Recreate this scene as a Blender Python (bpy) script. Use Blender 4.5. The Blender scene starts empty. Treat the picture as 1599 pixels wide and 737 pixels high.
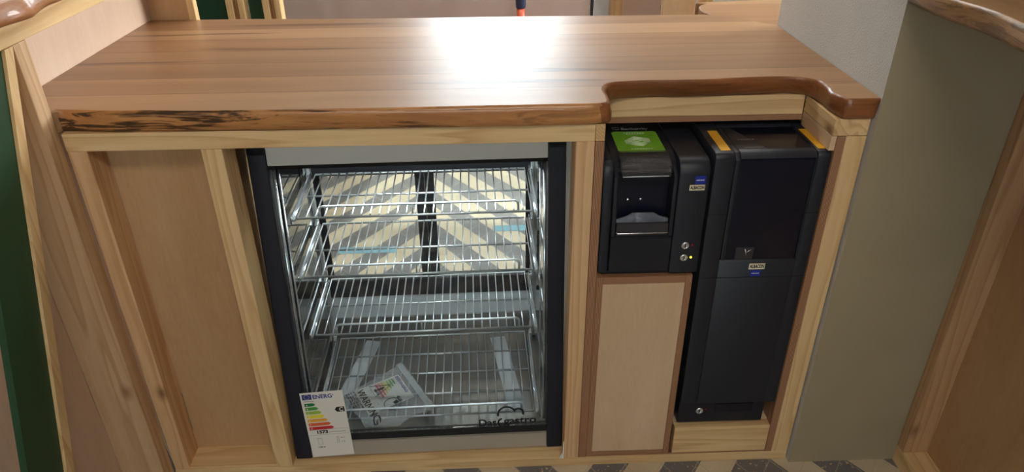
import bpy, bmesh, math, random
from mathutils import Vector, Matrix, noise
random.seed(7)
S = bpy.context.scene
COL = S.collection
PI = math.pi

# ------------------------------------------------------------------ materials
def new_mat(name):
    m = bpy.data.materials.new(name); m.use_nodes = True
    nt = m.node_tree; nt.nodes.clear()
    out = nt.nodes.new('ShaderNodeOutputMaterial')
    return m, nt, out
def N(nt, t, **kw):
    n = nt.nodes.new(t)
    for k, v in kw.items():
        if k in n.inputs: n.inputs[k].default_value = v
        else: setattr(n, k, v)
    return n
def L(nt, a, b): nt.links.new(a, b)
def lin(r, g, b):
    f = lambda c: (c/255/12.92) if c/255 <= .04045 else ((c/255+.055)/1.055)**2.4
    return (f(r), f(g), f(b), 1)
def ramp(nt, fac, stops):
    r = nt.nodes.new('ShaderNodeValToRGB'); el = r.color_ramp.elements
    while len(el) < len(stops): el.new(.5)
    for e, (p, c) in zip(el, stops): e.position = p; e.color = c
    L(nt, fac, r.inputs['Fac']); return r.outputs['Color']
def mixc(nt, fac, a, b, mode='MIX'):
    m = nt.nodes.new('ShaderNodeMix'); m.data_type = 'RGBA'; m.blend_type = mode
    for s, v in ((m.inputs['Factor'], fac), (m.inputs['A'], a), (m.inputs['B'], b)):
        if hasattr(v, 'links') or isinstance(v, bpy.types.NodeSocket): L(nt, v, s)
        else: s.default_value = v
    return m.outputs['Result']
def math_n(nt, op, a, b=None, c=None):
    m = nt.nodes.new('ShaderNodeMath'); m.operation = op
    for i, v in enumerate((a, b, c)):
        if v is None: continue
        if isinstance(v, bpy.types.NodeSocket): L(nt, v, m.inputs[i])
        else: m.inputs[i].default_value = v
    return m.outputs[0]
def plain(name, col, rough=.5, metal=0, coat=0, spec=.5, bump=0, bscale=300):
    m, nt, out = new_mat(name)
    b = N(nt, 'ShaderNodeBsdfPrincipled', Roughness=rough, Metallic=metal)
    b.inputs['Base Color'].default_value = col
    b.inputs['Coat Weight'].default_value = coat
    b.inputs['Specular IOR Level'].default_value = spec
    if bump:
        tc = N(nt, 'ShaderNodeTexCoord'); no = N(nt, 'ShaderNodeTexNoise', Scale=bscale, Detail=3)
        L(nt, tc.outputs['Object'], no.inputs['Vector'])
        bp = N(nt, 'ShaderNodeBump', Strength=bump, Distance=.002)
        L(nt, no.outputs['Fac'], bp.inputs['Height']); L(nt, bp.outputs[0], b.inputs['Normal'])
    L(nt, b.outputs[0], out.inputs[0]); return m
def grain_coords(nt, axis, stretch=.06):
    tc = N(nt, 'ShaderNodeTexCoord'); oi = N(nt, 'ShaderNodeObjectInfo')
    mp = N(nt, 'ShaderNodeMapping')
    sc = [1, 1, 1]; sc['XYZ'.index(axis)] = stretch
    mp.inputs['Scale'].default_value = sc
    L(nt, tc.outputs['Object'], mp.inputs['Vector'])
    cm = N(nt, 'ShaderNodeCombineXYZ')
    r = math_n(nt, 'MULTIPLY', oi.outputs['Random'], 7.0)
    for i in range(3): L(nt, r, cm.inputs[i])
    L(nt, cm.outputs[0], mp.inputs['Location'])
    return mp.outputs[0]
def pine(name, axis, light=(228, 196, 146), dark=(190, 146, 94), rough=.55, knots=True, ring=34):
    m, nt, out = new_mat(name)
    v = grain_coords(nt, axis)
    n1 = N(nt, 'ShaderNodeTexNoise', Scale=9, Detail=3, Roughness=.55); L(nt, v, n1.inputs['Vector'])
    # growth rings: bands of a distorted distance field
    sep = N(nt, 'ShaderNodeSeparateXYZ'); L(nt, v, sep.inputs[0])
    o = [i for i in range(3) if i != 'XYZ'.index(axis)]
    d = math_n(nt, 'ADD', math_n(nt, 'MULTIPLY', sep.outputs[o[0]], ring), math_n(nt, 'MULTIPLY', sep.outputs[o[1]], ring*.8))
    d = math_n(nt, 'ADD', d, math_n(nt, 'MULTIPLY', n1.outputs['Fac'], 9.0))
    f = math_n(nt, 'FRACT', d)
    base = ramp(nt, f, [(0, lin(*light)), (.55, lin(*[(a*.7+b*.3) for a, b in zip(light, dark)])), (.86, lin(*dark)), (1, lin(*light))])
    fine = N(nt, 'ShaderNodeTexNoise', Scale=120, Detail=4, Roughness=.7); L(nt, v, fine.inputs['Vector'])
    c = mixc(nt, .35, base, ramp(nt, fine.outputs['Fac'], [(.25, lin(*dark)), (.7, lin(*light))]))
    big = N(nt, 'ShaderNodeTexNoise', Scale=2.2, Detail=1); L(nt, v, big.inputs['Vector'])
    c = mixc(nt, math_n(nt, 'MULTIPLY', big.outputs['Fac'], .3), c, lin(*light))
    if knots:
        tc = N(nt, 'ShaderNodeTexCoord'); mp = N(nt, 'ShaderNodeMapping')
        sc = [1, 1, 1]; sc['XYZ'.index(axis)] = .55; mp.inputs['Scale'].default_value = sc
        L(nt, tc.outputs['Object'], mp.inputs['Vector'])
        vo = N(nt, 'ShaderNodeTexVoronoi', Scale=6.5); vo.inputs['Randomness'].default_value = 1
        L(nt, mp.outputs[0], vo.inputs['Vector'])
        k = ramp(nt, vo.outputs['Distance'], [(.03, (1, 1, 1, 1)), (.075, (.35, .35, .35, 1)), (.12, (0, 0, 0, 1))])
        c = mixc(nt, math_n(nt, 'MULTIPLY', k, .8), c, lin(112, 72, 40))
    b = N(nt, 'ShaderNodeBsdfPrincipled', Roughness=rough)
    b.inputs['Specular IOR Level'].default_value = .3
    L(nt, c, b.inputs['Base Color']); L(nt, b.outputs[0], out.inputs[0]); return m
def birch(name, axis, light=(220, 190, 156), dark=(200, 166, 130), rough=.5):
    m, nt, out = new_mat(name)
    v = grain_coords(nt, axis, .16)
    n1 = N(nt, 'ShaderNodeTexNoise', Scale=7, Detail=4, Roughness=.6, Distortion=.9); L(nt, v, n1.inputs['Vector'])
    n2 = N(nt, 'ShaderNodeTexNoise', Scale=160, Detail=3, Roughness=.7); L(nt, v, n2.inputs['Vector'])
    c = mixc(nt, .3, ramp(nt, n1.outputs['Fac'], [(.3, lin(*dark)), (.65, lin(*light))]),
             ramp(nt, n2.outputs['Fac'], [(.3, lin(*dark)), (.7, lin(*light))]))
    b = N(nt, 'ShaderNodeBsdfPrincipled', Roughness=rough)
    b.inputs['Specular IOR Level'].default_value = .35
    L(nt, c, b.inputs['Base Color']); L(nt, b.outputs[0], out.inputs[0]); return m
def ply_edge(name, across, along):
    """veneer layers stacked along 'across'."""
    m, nt, out = new_mat(name)
    tc = N(nt, 'ShaderNodeTexCoord'); sep = N(nt, 'ShaderNodeSeparateXYZ'); L(nt, tc.outputs['Object'], sep.inputs[0])
    v = grain_coords(nt, along, .08)
    no = N(nt, 'ShaderNodeTexNoise', Scale=60, Detail=3); L(nt, v, no.inputs['Vector'])
    d = math_n(nt, 'ADD', math_n(nt, 'MULTIPLY', sep.outputs['XYZ'.index(across)], 330), math_n(nt, 'MULTIPLY', no.outputs['Fac'], .5))
    c = ramp(nt, math_n(nt, 'FRACT', d), [(.0, lin(178, 134, 98)), (.4, lin(168, 122, 88)), (.55, lin(122, 82, 58)), (1, lin(150, 106, 76))])
    b = N(nt, 'ShaderNodeBsdfPrincipled', Roughness=.65); L(nt, c, b.inputs['Base Color']); L(nt, b.outputs[0], out.inputs[0]); return m
def oak(name, axis='X', pitch=.097, off=.01, edge=False, rough=.35, cols=((170, 128, 88), (112, 76, 46)), smudge=True):
    m, nt, out = new_mat(name)
    tc = N(nt, 'ShaderNodeTexCoord'); sep = N(nt, 'ShaderNodeSeparateXYZ'); L(nt, tc.outputs['Object'], sep.inputs[0])
    ac = sep.outputs['Y' if axis == 'X' else 'X']
    q = math_n(nt, 'DIVIDE', math_n(nt, 'ADD', ac, off), pitch)
    idx = math_n(nt, 'FLOOR', q); fr = math_n(nt, 'FRACT', q)
    wn = N(nt, 'ShaderNodeTexWhiteNoise'); wn.noise_dimensions = '1D'; L(nt, idx, wn.inputs['W'])
    mp = N(nt, 'ShaderNodeMapping'); sc = [1, 1, 1]; sc['XYZ'.index(axis)] = .055; mp.inputs['Scale'].default_value = sc
    L(nt, tc.outputs['Object'], mp.inputs['Vector'])
    cm = N(nt, 'ShaderNodeCombineXYZ'); r = math_n(nt, 'MULTIPLY', wn.outputs['Value'], 9.0)
    for i in range(3): L(nt, r, cm.inputs[i])
    L(nt, cm.outputs[0], mp.inputs['Location'])
    n1 = N(nt, 'ShaderNodeTexNoise', Scale=14, Detail=5, Roughness=.6, Distortion=.4); L(nt, mp.outputs[0], n1.inputs['Vector'])
    n2 = N(nt, 'ShaderNodeTexNoise', Scale=150, Detail=3, Roughness=.7); L(nt, mp.outputs[0], n2.inputs['Vector'])
    c = ramp(nt, n1.outputs['Fac'], [(.3, lin(*cols[1])), (.62, lin(*cols[0]))])
    c = mixc(nt, .3, c, ramp(nt, n2.outputs['Fac'], [(.3, lin(*[x*.82 for x in cols[1]])), (.65, lin(*cols[0]))]))
    hue = ramp(nt, wn.outputs['Value'], [(0, lin(150, 108, 72)), (.5, lin(184, 144, 104)), (1, lin(122, 84, 54))])
    c = mixc(nt, .5, c, hue)
    seam = math_n(nt, 'LESS_THAN', fr, .03)
    c = mixc(nt, math_n(nt, 'MULTIPLY', seam, .75), c, lin(92, 58, 34))
    # small dark checks in the grain
    n3 = N(nt, 'ShaderNodeTexNoise', Scale=22, Detail=2, Roughness=.5); L(nt, mp.outputs[0], n3.inputs['Vector'])
    chk = ramp(nt, n3.outputs['Fac'], [(.67, (0, 0, 0, 1)), (.71, (1, 1, 1, 1))])
    c = mixc(nt, math_n(nt, 'MULTIPLY', chk, .6), c, lin(74, 42, 24))
    b = N(nt, 'ShaderNodeBsdfPrincipled', Roughness=rough)
    b.inputs['Specular IOR Level'].default_value = .55
    rg = N(nt, 'ShaderNodeMapRange'); rg.inputs['To Min'].default_value = rough*.85; rg.inputs['To Max'].default_value = rough*1.3
    L(nt, n2.outputs['Fac'], rg.inputs['Value']); L(nt, rg.outputs[0], b.inputs['Roughness'])
    bp = N(nt, 'ShaderNodeBump', Strength=.12, Distance=.001); L(nt, n2.outputs['Fac'], bp.inputs['Height']); L(nt, bp.outputs[0], b.inputs['Normal'])
    L(nt, c, b.inputs['Base Color']); L(nt, b.outputs[0], out.inputs[0]); return m
def bark_edge(name, axis='X', streak_to=-.1, cols=((178, 112, 58), (120, 70, 34)), amount=1.0):
    m, nt, out = new_mat(name)
    tc = N(nt, 'ShaderNodeTexCoord'); sep = N(nt, 'ShaderNodeSeparateXYZ'); L(nt, tc.outputs['Object'], sep.inputs[0])
    mp = N(nt, 'ShaderNodeMapping'); sc = [1, 1, 1]; sc['XYZ'.index(axis)] = .09; mp.inputs['Scale'].default_value = sc
    L(nt, tc.outputs['Object'], mp.inputs['Vector'])
    n1 = N(nt, 'ShaderNodeTexNoise', Scale=45, Detail=6, Roughness=.65, Distortion=.6); L(nt, mp.outputs[0], n1.inputs['Vector'])
    c = ramp(nt, n1.outputs['Fac'], [(.3, lin(*cols[1])), (.65, lin(*cols[0]))])
    n2 = N(nt, 'ShaderNodeTexNoise', Scale=38, Detail=4, Roughness=.7, Distortion=1.2); L(nt, mp.outputs[0], n2.inputs['Vector'])
    st = ramp(nt, n2.outputs['Fac'], [(.5, (0, 0, 0, 1)), (.57, (1, 1, 1, 1))])
    mr = N(nt, 'ShaderNodeMapRange'); L(nt, sep.outputs['XYZ'.index(axis)], mr.inputs['Value'])
    mr.inputs['From Min'].default_value = streak_to+.25; mr.inputs['From Max'].default_value = streak_to-.25
    mr.inputs['To Min'].default_value = .12*amount; mr.inputs['To Max'].default_value = .92*amount
    c = mixc(nt, math_n(nt, 'MULTIPLY', st, mr.outputs[0]), c, lin(38, 24, 16))
    b = N(nt, 'ShaderNodeBsdfPrincipled', Roughness=.38); b.inputs['Coat Weight'].default_value = .25
    bp = N(nt, 'ShaderNodeBump', Strength=.4, Distance=.003); L(nt, n1.outputs['Fac'], bp.inputs['Height']); L(nt, bp.outputs[0], b.inputs['Normal'])
    L(nt, c, b.inputs['Base Color']); L(nt, b.outputs[0], out.inputs[0]); return m
def glass(name, tint=(.93, .97, .95, 1), boost=1.0, rough=0.0):
    m, nt, out = new_mat(name)
    tr = N(nt, 'ShaderNodeBsdfTransparent'); tr.inputs[0].default_value = tint
    gl = N(nt, 'ShaderNodeBsdfGlossy', Roughness=rough)
    fr = N(nt, 'ShaderNodeFresnel', IOR=1.5)
    f = math_n(nt, 'MULTIPLY', fr.outputs[0], boost); 
    cl = N(nt, 'ShaderNodeClamp'); L(nt, f, cl.inputs[0])
    mx = N(nt, 'ShaderNodeMixShader'); L(nt, cl.outputs[0], mx.inputs[0]); L(nt, tr.outputs[0], mx.inputs[1]); L(nt, gl.outputs[0], mx.inputs[2])
    L(nt, mx.outputs[0], out.inputs[0]); return m
def film(name, alpha=.2, col=(.85, .87, .9, 1), rough=.12, scale=30):
    m, nt, out = new_mat(name)
    tr = N(nt, 'ShaderNodeBsdfTransparent'); tr.inputs[0].default_value = (.95, .96, .97, 1)
    b = N(nt, 'ShaderNodeBsdfPrincipled', Roughness=rough); b.inputs['Base Color'].default_value = col
    tc = N(nt, 'ShaderNodeTexCoord'); no = N(nt, 'ShaderNodeTexNoise', Scale=scale, Detail=4); L(nt, tc.outputs['Object'], no.inputs['Vector'])
    bp = N(nt, 'ShaderNodeBump', Strength=.9, Distance=.01); L(nt, no.outputs['Fac'], bp.inputs['Height']); L(nt, bp.outputs[0], b.inputs['Normal'])
    mx = N(nt, 'ShaderNodeMixShader', Fac=alpha); L(nt, tr.outputs[0], mx.inputs[1]); L(nt, b.outputs[0], mx.inputs[2])
    L(nt, mx.outputs[0], out.inputs[0]); return m
def emit(name, col, st):
    m, nt, out = new_mat(name); e = N(nt, 'ShaderNodeEmission', Strength=st); e.inputs[0].default_value = col
    L(nt, e.outputs[0], out.inputs[0]); return m
def plaster(name, col, bump=.5, scale=110):
    m, nt, out = new_mat(name)
    tc = N(nt, 'ShaderNodeTexCoord')
    no = N(nt, 'ShaderNodeTexNoise', Scale=scale, Detail=5, Roughness=.7); L(nt, tc.outputs['Object'], no.inputs['Vector'])
    n2 = N(nt, 'ShaderNodeTexNoise', Scale=5, Detail=2); L(nt, tc.outputs['Object'], n2.inputs['Vector'])
    c = ramp(nt, n2.outputs['Fac'], [(.3, tuple(x*.9 for x in col[:3])+(1,)), (.7, col)])
    b = N(nt, 'ShaderNodeBsdfPrincipled', Roughness=.8); b.inputs['Specular IOR Level'].default_value = .2
    bp = N(nt, 'ShaderNodeBump', Strength=bump, Distance=.004); L(nt, no.outputs['Fac'], bp.inputs['Height']); L(nt, bp.outputs[0], b.inputs['Normal'])
    L(nt, c, b.inputs['Base Color']); L(nt, b.outputs[0], out.inputs[0]); return m
def chevron(name):
    m, nt, out = new_mat(name)
    tc = N(nt, 'ShaderNodeTexCoord'); sep = N(nt, 'ShaderNodeSeparateXYZ'); L(nt, tc.outputs['Object'], sep.inputs[0])
    x, y = sep.outputs[0], sep.outputs[1]
    P = .90; k = 1.40; B = .125
    xs = math_n(nt, 'DIVIDE', math_n(nt, 'ADD', x, .27), P)
    tri = math_n(nt, 'ABSOLUTE', math_n(nt, 'SUBTRACT', math_n(nt, 'FRACT', math_n(nt, 'ADD', xs, .5)), .5))   # 0 at apex
    z = math_n(nt, 'ADD', y, math_n(nt, 'MULTIPLY', tri, P*k))
    zz = math_n(nt, 'DIVIDE', math_n(nt, 'ADD', z, -.1835), 2*B)
    band = math_n(nt, 'LESS_THAN', math_n(nt, 'FRACT', zz), .5)
    no = N(nt, 'ShaderNodeTexNoise', Scale=420, Detail=2); L(nt, tc.outputs['Object'], no.inputs['Vector'])
    n2 = N(nt, 'ShaderNodeTexNoise', Scale=7, Detail=2); L(nt, tc.outputs['Object'], n2.inputs['Vector'])
    dark = ramp(nt, no.outputs['Fac'], [(.3, lin(102, 100, 100)), (.66, lin(116, 113, 112)), (.76, lin(180, 172, 156))])
    light = ramp(nt, n2.outputs['Fac'], [(.3, lin(190, 174, 146)), (.7, lin(208, 194, 168))])
    c = mixc(nt, band, light, dark)
    def lines(e, w):
        f = math_n(nt, 'FRACT', math_n(nt, 'DIVIDE', e, w))
        return math_n(nt, 'LESS_THAN', math_n(nt, 'MINIMUM', f, math_n(nt, 'SUBTRACT', 1.0, f)), .018)
    a = math_n(nt, 'ADD', y, math_n(nt, 'MULTIPLY', math_n(nt, 'ADD', x, .27), k))
    bq = math_n(nt, 'SUBTRACT', y, math_n(nt, 'MULTIPLY', math_n(nt, 'ADD', x, .27), k))
    g = math_n(nt, 'MAXIMUM', lines(math_n(nt, 'ADD', a, -.1835), B), lines(math_n(nt, 'ADD', bq, -.1835), B))
    c = mixc(nt, math_n(nt, 'MULTIPLY', g, .55), c, lin(176, 168, 152))
    b = N(nt, 'ShaderNodeBsdfPrincipled', Roughness=.5); L(nt, c, b.inputs['Base Color']); L(nt, b.outputs[0], out.inputs[0]); return m
def brushed(name, col, rough=.3, axis='X'):
    m, nt, out = new_mat(name)
    v = grain_coords(nt, axis, .01)
    no = N(nt, 'ShaderNodeTexNoise', Scale=400, Detail=2); L(nt, v, no.inputs['Vector'])
    b = N(nt, 'ShaderNodeBsdfPrincipled', Roughness=rough, Metallic=1); b.inputs['Base Color'].default_value = col
    bp = N(nt, 'ShaderNodeBump', Strength=.15, Distance=.001); L(nt, no.outputs['Fac'], bp.inputs['Height']); L(nt, bp.outputs[0], b.inputs['Normal'])
    L(nt, b.outputs[0], out.inputs[0]); return m

M = dict(
    pineX=pine('pine_x', 'X'), pineY=pine('pine_y', 'Y'), pineZ=pine('pine_z', 'Z'),
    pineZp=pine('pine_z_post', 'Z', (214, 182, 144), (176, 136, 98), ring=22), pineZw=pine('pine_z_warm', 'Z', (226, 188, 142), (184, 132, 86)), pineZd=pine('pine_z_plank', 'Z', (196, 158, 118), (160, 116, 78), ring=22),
    endgrain=pine('pine_end', 'Y', (216, 180, 130), (170, 122, 74), knots=False, ring=130),
    birch=birch('birch_ply', 'Z'), birchX=birch('birch_ply_x', 'X'), birchY=birch('birch_ply_y', 'Y'),
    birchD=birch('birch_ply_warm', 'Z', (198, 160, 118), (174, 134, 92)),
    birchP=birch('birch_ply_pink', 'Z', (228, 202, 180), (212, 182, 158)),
    edgeX=ply_edge('ply_edge_x', 'X', 'Z'), edgeZ=ply_edge('ply_edge_z', 'Z', 'X'), 
    oak=oak('oak_worktop'), oakY=oak('oak_bar', 'Y', .14, .0), oakE=bark_edge('oak_live_edge', 'X', .0, ((206, 146, 88), (160, 104, 58))), 
    oakEY=bark_edge('oak_live_edge_y', 'Y', 9, ((190, 150, 106), (120, 84, 54)), .55), oakEYl=bark_edge('oak_live_edge_left', 'Y', -9, ((176, 112, 62), (130, 80, 42)), .5),
    oakP=bark_edge('oak_cut_edge', 'X', -9, ((158, 98, 56), (112, 66, 36)), .6),
    black=plain('black_plastic', lin(30, 33, 42), .45, bump=.15, bscale=900), blackS=plain('black_satin', lin(25, 27, 36), .38),
    navy=plain('black_frame', lin(19, 22, 36), .4), gloss=plain('black_gloss', lin(19, 22, 36), .18, spec=.35),
    dgrey=plain('dark_grey_plastic', lin(52, 50, 54), .35), smoke=film('smoked_clear', .35, lin(70, 66, 66), .1, 40),
    silver=plain('silver_panel', lin(212, 208, 196), .4, metal=.1), chrome=plain('chrome', lin(225, 228, 232), .2, metal=.85),
    wire=plain('chrome_wire', lin(222, 226, 230), .28, metal=.75), steel=brushed('brushed_steel', lin(150, 146, 142), .28, 'Y'),
    steelX=brushed('brushed_steel_x', lin(164, 162, 160), .3, 'X'), alu=plain('aluminium_white', lin(206, 210, 216), .35),
    glass=glass('clear_glass', (.95, .98, .97, 1), .75), sglass=glass('side_glass', (.90, .96, .93, 1), 1.6), rglass=glass('rear_glass', (.96, .98, .98, 1), .5),
    silver_shaded=plain('silver_panel_shaded', lin(176, 168, 154), .4, metal=.3), guard=film('clear_guard', .5, lin(120, 126, 138), .15, 30), white=plain('white_paper', lin(226, 222, 212), .6), cream=plain('cream_paper', lin(226, 216, 184), .6), print=plain('black_print', lin(20, 20, 24), .6),
    pgrey=plain('grey_print', lin(120, 120, 120), .6), blue=plain('blue_sticker', lin(24, 46, 150), .4), eublue=plain('eu_blue', lin(28, 58, 138), .5),
    green=plain('green_paint', lin(22, 66, 38), .45), lime=plain('lime_label', lin(126, 190, 50), .4), yellow=plain('yellow_stripe', lin(226, 168, 40), .45),
    lgreen=plain('label_white_print', lin(226, 240, 206), .5), wprint=plain('light_print', lin(230, 230, 232), .5), star=plain('star_yellow', lin(238, 206, 40), .5),
    bag=film('bag_film', .2, (.9, .92, .95, 1), .1, 45), zip=film('bag_seal', .32, (.85, .88, .92, 1), .15, 80), wrap=film('wrap_film', .1, (.8, .74, .72, 1), .15, 9),
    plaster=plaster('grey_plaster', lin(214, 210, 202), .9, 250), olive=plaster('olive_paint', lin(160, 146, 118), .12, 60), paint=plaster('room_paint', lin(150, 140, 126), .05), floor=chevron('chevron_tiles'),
    brown=plain('brown_board', lin(168, 142, 130), .7), orange=plain('orange_pole', lin(214, 92, 62), .4), navygrip=plain('navy_grip', lin(34, 42, 74), .6),
    red=plain('red_lens', lin(150, 20, 34), .2), led=emit('lit_yellow_led', (1, .9, .08, 1), 1.6), rubber=plain('rubber', lin(20, 20, 22), .7),
    A=plain('class_a', lin(20, 120, 64), .5), B=plain('class_b', lin(70, 150, 60), .5), C=plain('class_c', lin(150, 190, 60), .5), D=plain('class_d', lin(236, 222, 50), .5),
    E_=plain('class_e', lin(232, 170, 60), .5), F=plain('class_f', lin(220, 100, 50), .5), G=plain('class_g', lin(206, 40, 44), .5),
)

# ------------------------------------------------------------------ mesh helpers
OFF = {}
def thing(name, label, cat, loc=(0, 0, 0), group=None):
    o = bpy.data.objects.new(name, None); COL.objects.link(o); o.location = loc; o.empty_display_size = .05
    o['label'] = label; o['category'] = cat
    if group: o['group'] = group
    OFF[o.name] = Vector(loc); return o
def tag(o, label, cat, group=None):
    o['label'] = label; o['category'] = cat
    if group: o['group'] = group
    return o
class MB:
    def __init__(s): s.bm = bmesh.new()
    def add(s, bm):
        me = bpy.data.meshes.new('tmp'); bm.to_mesh(me); bm.free(); s.bm.from_mesh(me); bpy.data.meshes.remove(me); return s
    def box(s, x0, x1, y0, y1, z0, z1, bev=.0015, seg=2, mi=0):
        bm = bmesh.new(); bmesh.ops.create_cube(bm, size=1)
        for v in bm.verts:
            v.co = Vector(((x0+x1)/2+v.co.x*(x1-x0), (y0+y1)/2+v.co.y*(y1-y0), (z0+z1)/2+v.co.z*(z1-z0)))
        bev = min(bev, abs(x1-x0)*.45, abs(y1-y0)*.45, abs(z1-z0)*.45)
        if bev > 0: bmesh.ops.bevel(bm, geom=bm.edges[:], offset=bev, segments=seg, affect='EDGES', profile=.5)
        for f in bm.faces: f.material_index = mi
        return s.add(bm)
    def prism(s, prof, axis, a0, a1, bev=0, mi=0, seg=2):
        """profile in the two other axes (cyclic order), extruded along axis."""
        bm = bmesh.new()
        def pt(p, a):
            if axis == 'X': return Vector((a, p[0], p[1]))
            if axis == 'Y': return Vector((p[0], a, p[1]))
            return Vector((p[0], p[1], a))
        A = [bm.verts.new(pt(p, a0)) for p in prof]; Bv = [bm.verts.new(pt(p, a1)) for p in prof]
        n = len(prof)
        f0 = bm.faces.new(A); f1 = bm.faces.new(Bv[::-1])
        for i in range(n): bm.faces.new((A[i], Bv[i], Bv[(i+1) % n], A[(i+1) % n]))
        bmesh.ops.recalc_face_normals(bm, faces=bm.faces[:])
        if bev: bmesh.ops.bevel(bm, geom=list(f0.edges)+list(f1.edges), offset=bev, segments=seg, affect='EDGES', profile=.5)
        for f in bm.faces: f.material_index = mi
        return s.add(bm)
    def tube(s, pts, r, n=8, closed=False, mi=0):
        pts = [Vector(p) for p in pts]; bm = bmesh.new(); rings = []
        m = len(pts); up = None
        for i, p in enumerate(pts):
            if closed: t = (pts[(i+1) % m]-pts[i-1])
            else: t = pts[min(i+1, m-1)]-pts[max(i-1, 0)]
            t.normalize()
            if up is None:
                up = t.orthogonal().normalized()
            else:
                up = (up-t*up.dot(t)).normalized()
            b = t.cross(up)
            rings.append([bm.verts.new(p+(up*math.cos(2*PI*k/n)+b*math.sin(2*PI*k/n))*r) for k in range(n)])
        rr = range(m if closed else m-1)
        for i in rr:
            a, c = rings[i], rings[(i+1) % m]
            for k in range(n):
                f = bm.faces.new((a[k], a[(k+1) % n], c[(k+1) % n], c[k])); f.smooth = True
        if not closed: bm.faces.new(rings[0][::-1]); bm.faces.new(rings[-1])
        for f in bm.faces: f.material_index = mi
        return s.add(bm)
    def lathe(s, prof, axis, c, n=24, mi=0):
        """prof: (radius, offset along axis) list."""
        bm = bmesh.new(); c = Vector(c)
        ax = {'X': Vector((1, 0, 0)), 'Y': Vector((0, 1, 0)), 'Z': Vector((0, 0, 1))}[axis] if isinstance(axis, str) else axis
        u = ax.orthogonal().normalized(); w = ax.cross(u); rings = []
        for r, h in prof:
            rings.append([bm.verts.new(c+ax*h+(u*math.cos(2*PI*k/n)+w*math.sin(2*PI*k/n))*max(r, 1e-5)) for k in range(n)])
        for a, b in zip(rings, rings[1:]):
            for k in range(n): f = bm.faces.new((a[k], a[(k+1) % n], b[(k+1) % n], b[k])); f.smooth = True
        bm.faces.new(rings[0][::-1]); bm.faces.new(rings[-1])
        for f in bm.faces: f.material_index = mi
        return s.add(bm)
    def poly(s, pts, nrm, th, mi=0):
        """flat outline with thickness th along nrm."""
        bm = bmesh.new(); nrm = Vector(nrm).normalized(); pts = [Vector(p) for p in pts]
        A = [bm.verts.new(p) for p in pts]; Bv = [bm.verts.new(p+nrm*th) for p in pts]; n = len(pts)
        bm.faces.new(A); bm.faces.new(Bv[::-1])
        for i in range(n): bm.faces.new((A[i], Bv[i], Bv[(i+1) % n], A[(i+1) % n]))
        bmesh.ops.recalc_face_normals(bm, faces=bm.faces[:])
        for f in bm.faces: f.material_index = mi
        return s.add(bm)
    def build(s, name, mats, parent=None, base=None, smooth=False, kind=None):
        me = bpy.data.meshes.new(name); off = Vector((0, 0, 0))
        if parent is not None: off = OFF[parent.name]
        if base is not None: off = Vector(base)
        bmesh.ops.recalc_face_normals(s.bm, faces=s.bm.faces[:])
        for v in s.bm.verts: v.co -= off
        if smooth:
            for f in s.bm.faces: f.smooth = True
        s.bm.to_mesh(me); s.bm.free()
        o = bpy.data.objects.new(name, me); COL.objects.link(o)
        for m in (mats if isinstance(mats, (list, tuple)) else [mats]): me.materials.append(M[m] if isinstance(m, str) else m)
        if parent is not None: o.parent = parent
        elif base is not None: o.location = base
        OFF[o.name] = off
        if smooth:
            me.set_sharp_from_angle(angle=math.radians(40))
        if kind: o['kind'] = kind
        return o
def text_mesh(body, size, origin, right, up, ext=.0002, bold=0.0, width=None, align='LEFT'):
    """outline letters as a bmesh placed in space."""
    cu = bpy.data.curves.new('letters', 'FONT'); cu.body = body; cu.size = size; cu.extrude = ext; cu.offset = bold; cu.align_x = align; cu.resolution_u = 3
    ob = bpy.data.objects.new('letters', cu); COL.objects.link(ob)
    dg = bpy.context.evaluated_depsgraph_get(); dg.update()
    me = bpy.data.meshes.new_from_object(ob.evaluated_get(dg))
    bpy.data.objects.remove(ob); bpy.data.curves.remove(cu)
    right = Vector(right).normalized(); up = Vector(up); up = (up-right*up.dot(right)).normalized(); nn = right.cross(up)
    if width:
        xs = [v.co.x for v in me.vertices]; sx = width/max(max(xs)-min(xs), 1e-6)
    else: sx = 1
    for v in me.vertices: v.co = Vector(origin)+right*v.co.x*sx+up*v.co.y+nn*v.co.z
    bm = bmesh.new(); bm.from_mesh(me); bpy.data.meshes.remove(me); return bm

def spline(pts, per=6, closed=False):
    pts = [Vector(p) for p in pts]; out = []; n = len(pts)
    for i in range(n-1):
        p0 = pts[max(i-1, 0)]; p1 = pts[i]; p2 = pts[i+1]; p3 = pts[min(i+2, n-1)]
        for k in range(per):
            t = k/per
            out.append(.5*((2*p1)+(p2-p0)*t+(2*p0-5*p1+4*p2-p3)*t*t+(3*p1-p0-3*p2+p3)*t*t*t))
    out.append(pts[-1]); return out

# ------------------------------------------------------------------ room shell
fl = MB().box(-4, 4, -3.5, 3.6, -.1, 0, 0).build('floor', 'floor', kind='structure')
MB().box(-4, 4, -3.5, 3.6, 2.7, 2.8, 0).build('ceiling', 'paint', kind='structure')
MB().box(-4.1, -4, -3.5, 3.6, 0, 2.7, 0).build('wall_left', 'paint', kind='structure')
EY0, EY1, EZ0, EZ1 = 1.3, 3.0, 1.15, 2.45
MB().box(4, 4.1, -3.5, EY0, 0, 2.7, 0).box(4, 4.1, EY1, 3.6, 0, 2.7, 0).box(4, 4.1, EY0, EY1, 0, EZ0, 0).box(4, 4.1, EY0, EY1, EZ1, 2.7, 0).build('wall_east', 'paint', kind='structure')
w = MB()
w.box(4.02, 4.08, EY0, EY1, EZ0, EZ0+.05).box(4.02, 4.08, EY0, EY1, EZ1-.05, EZ1).box(4.02, 4.08, EY0, EY0+.05, EZ0, EZ1).box(4.02, 4.08, EY1-.05, EY1, EZ0, EZ1)
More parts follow.
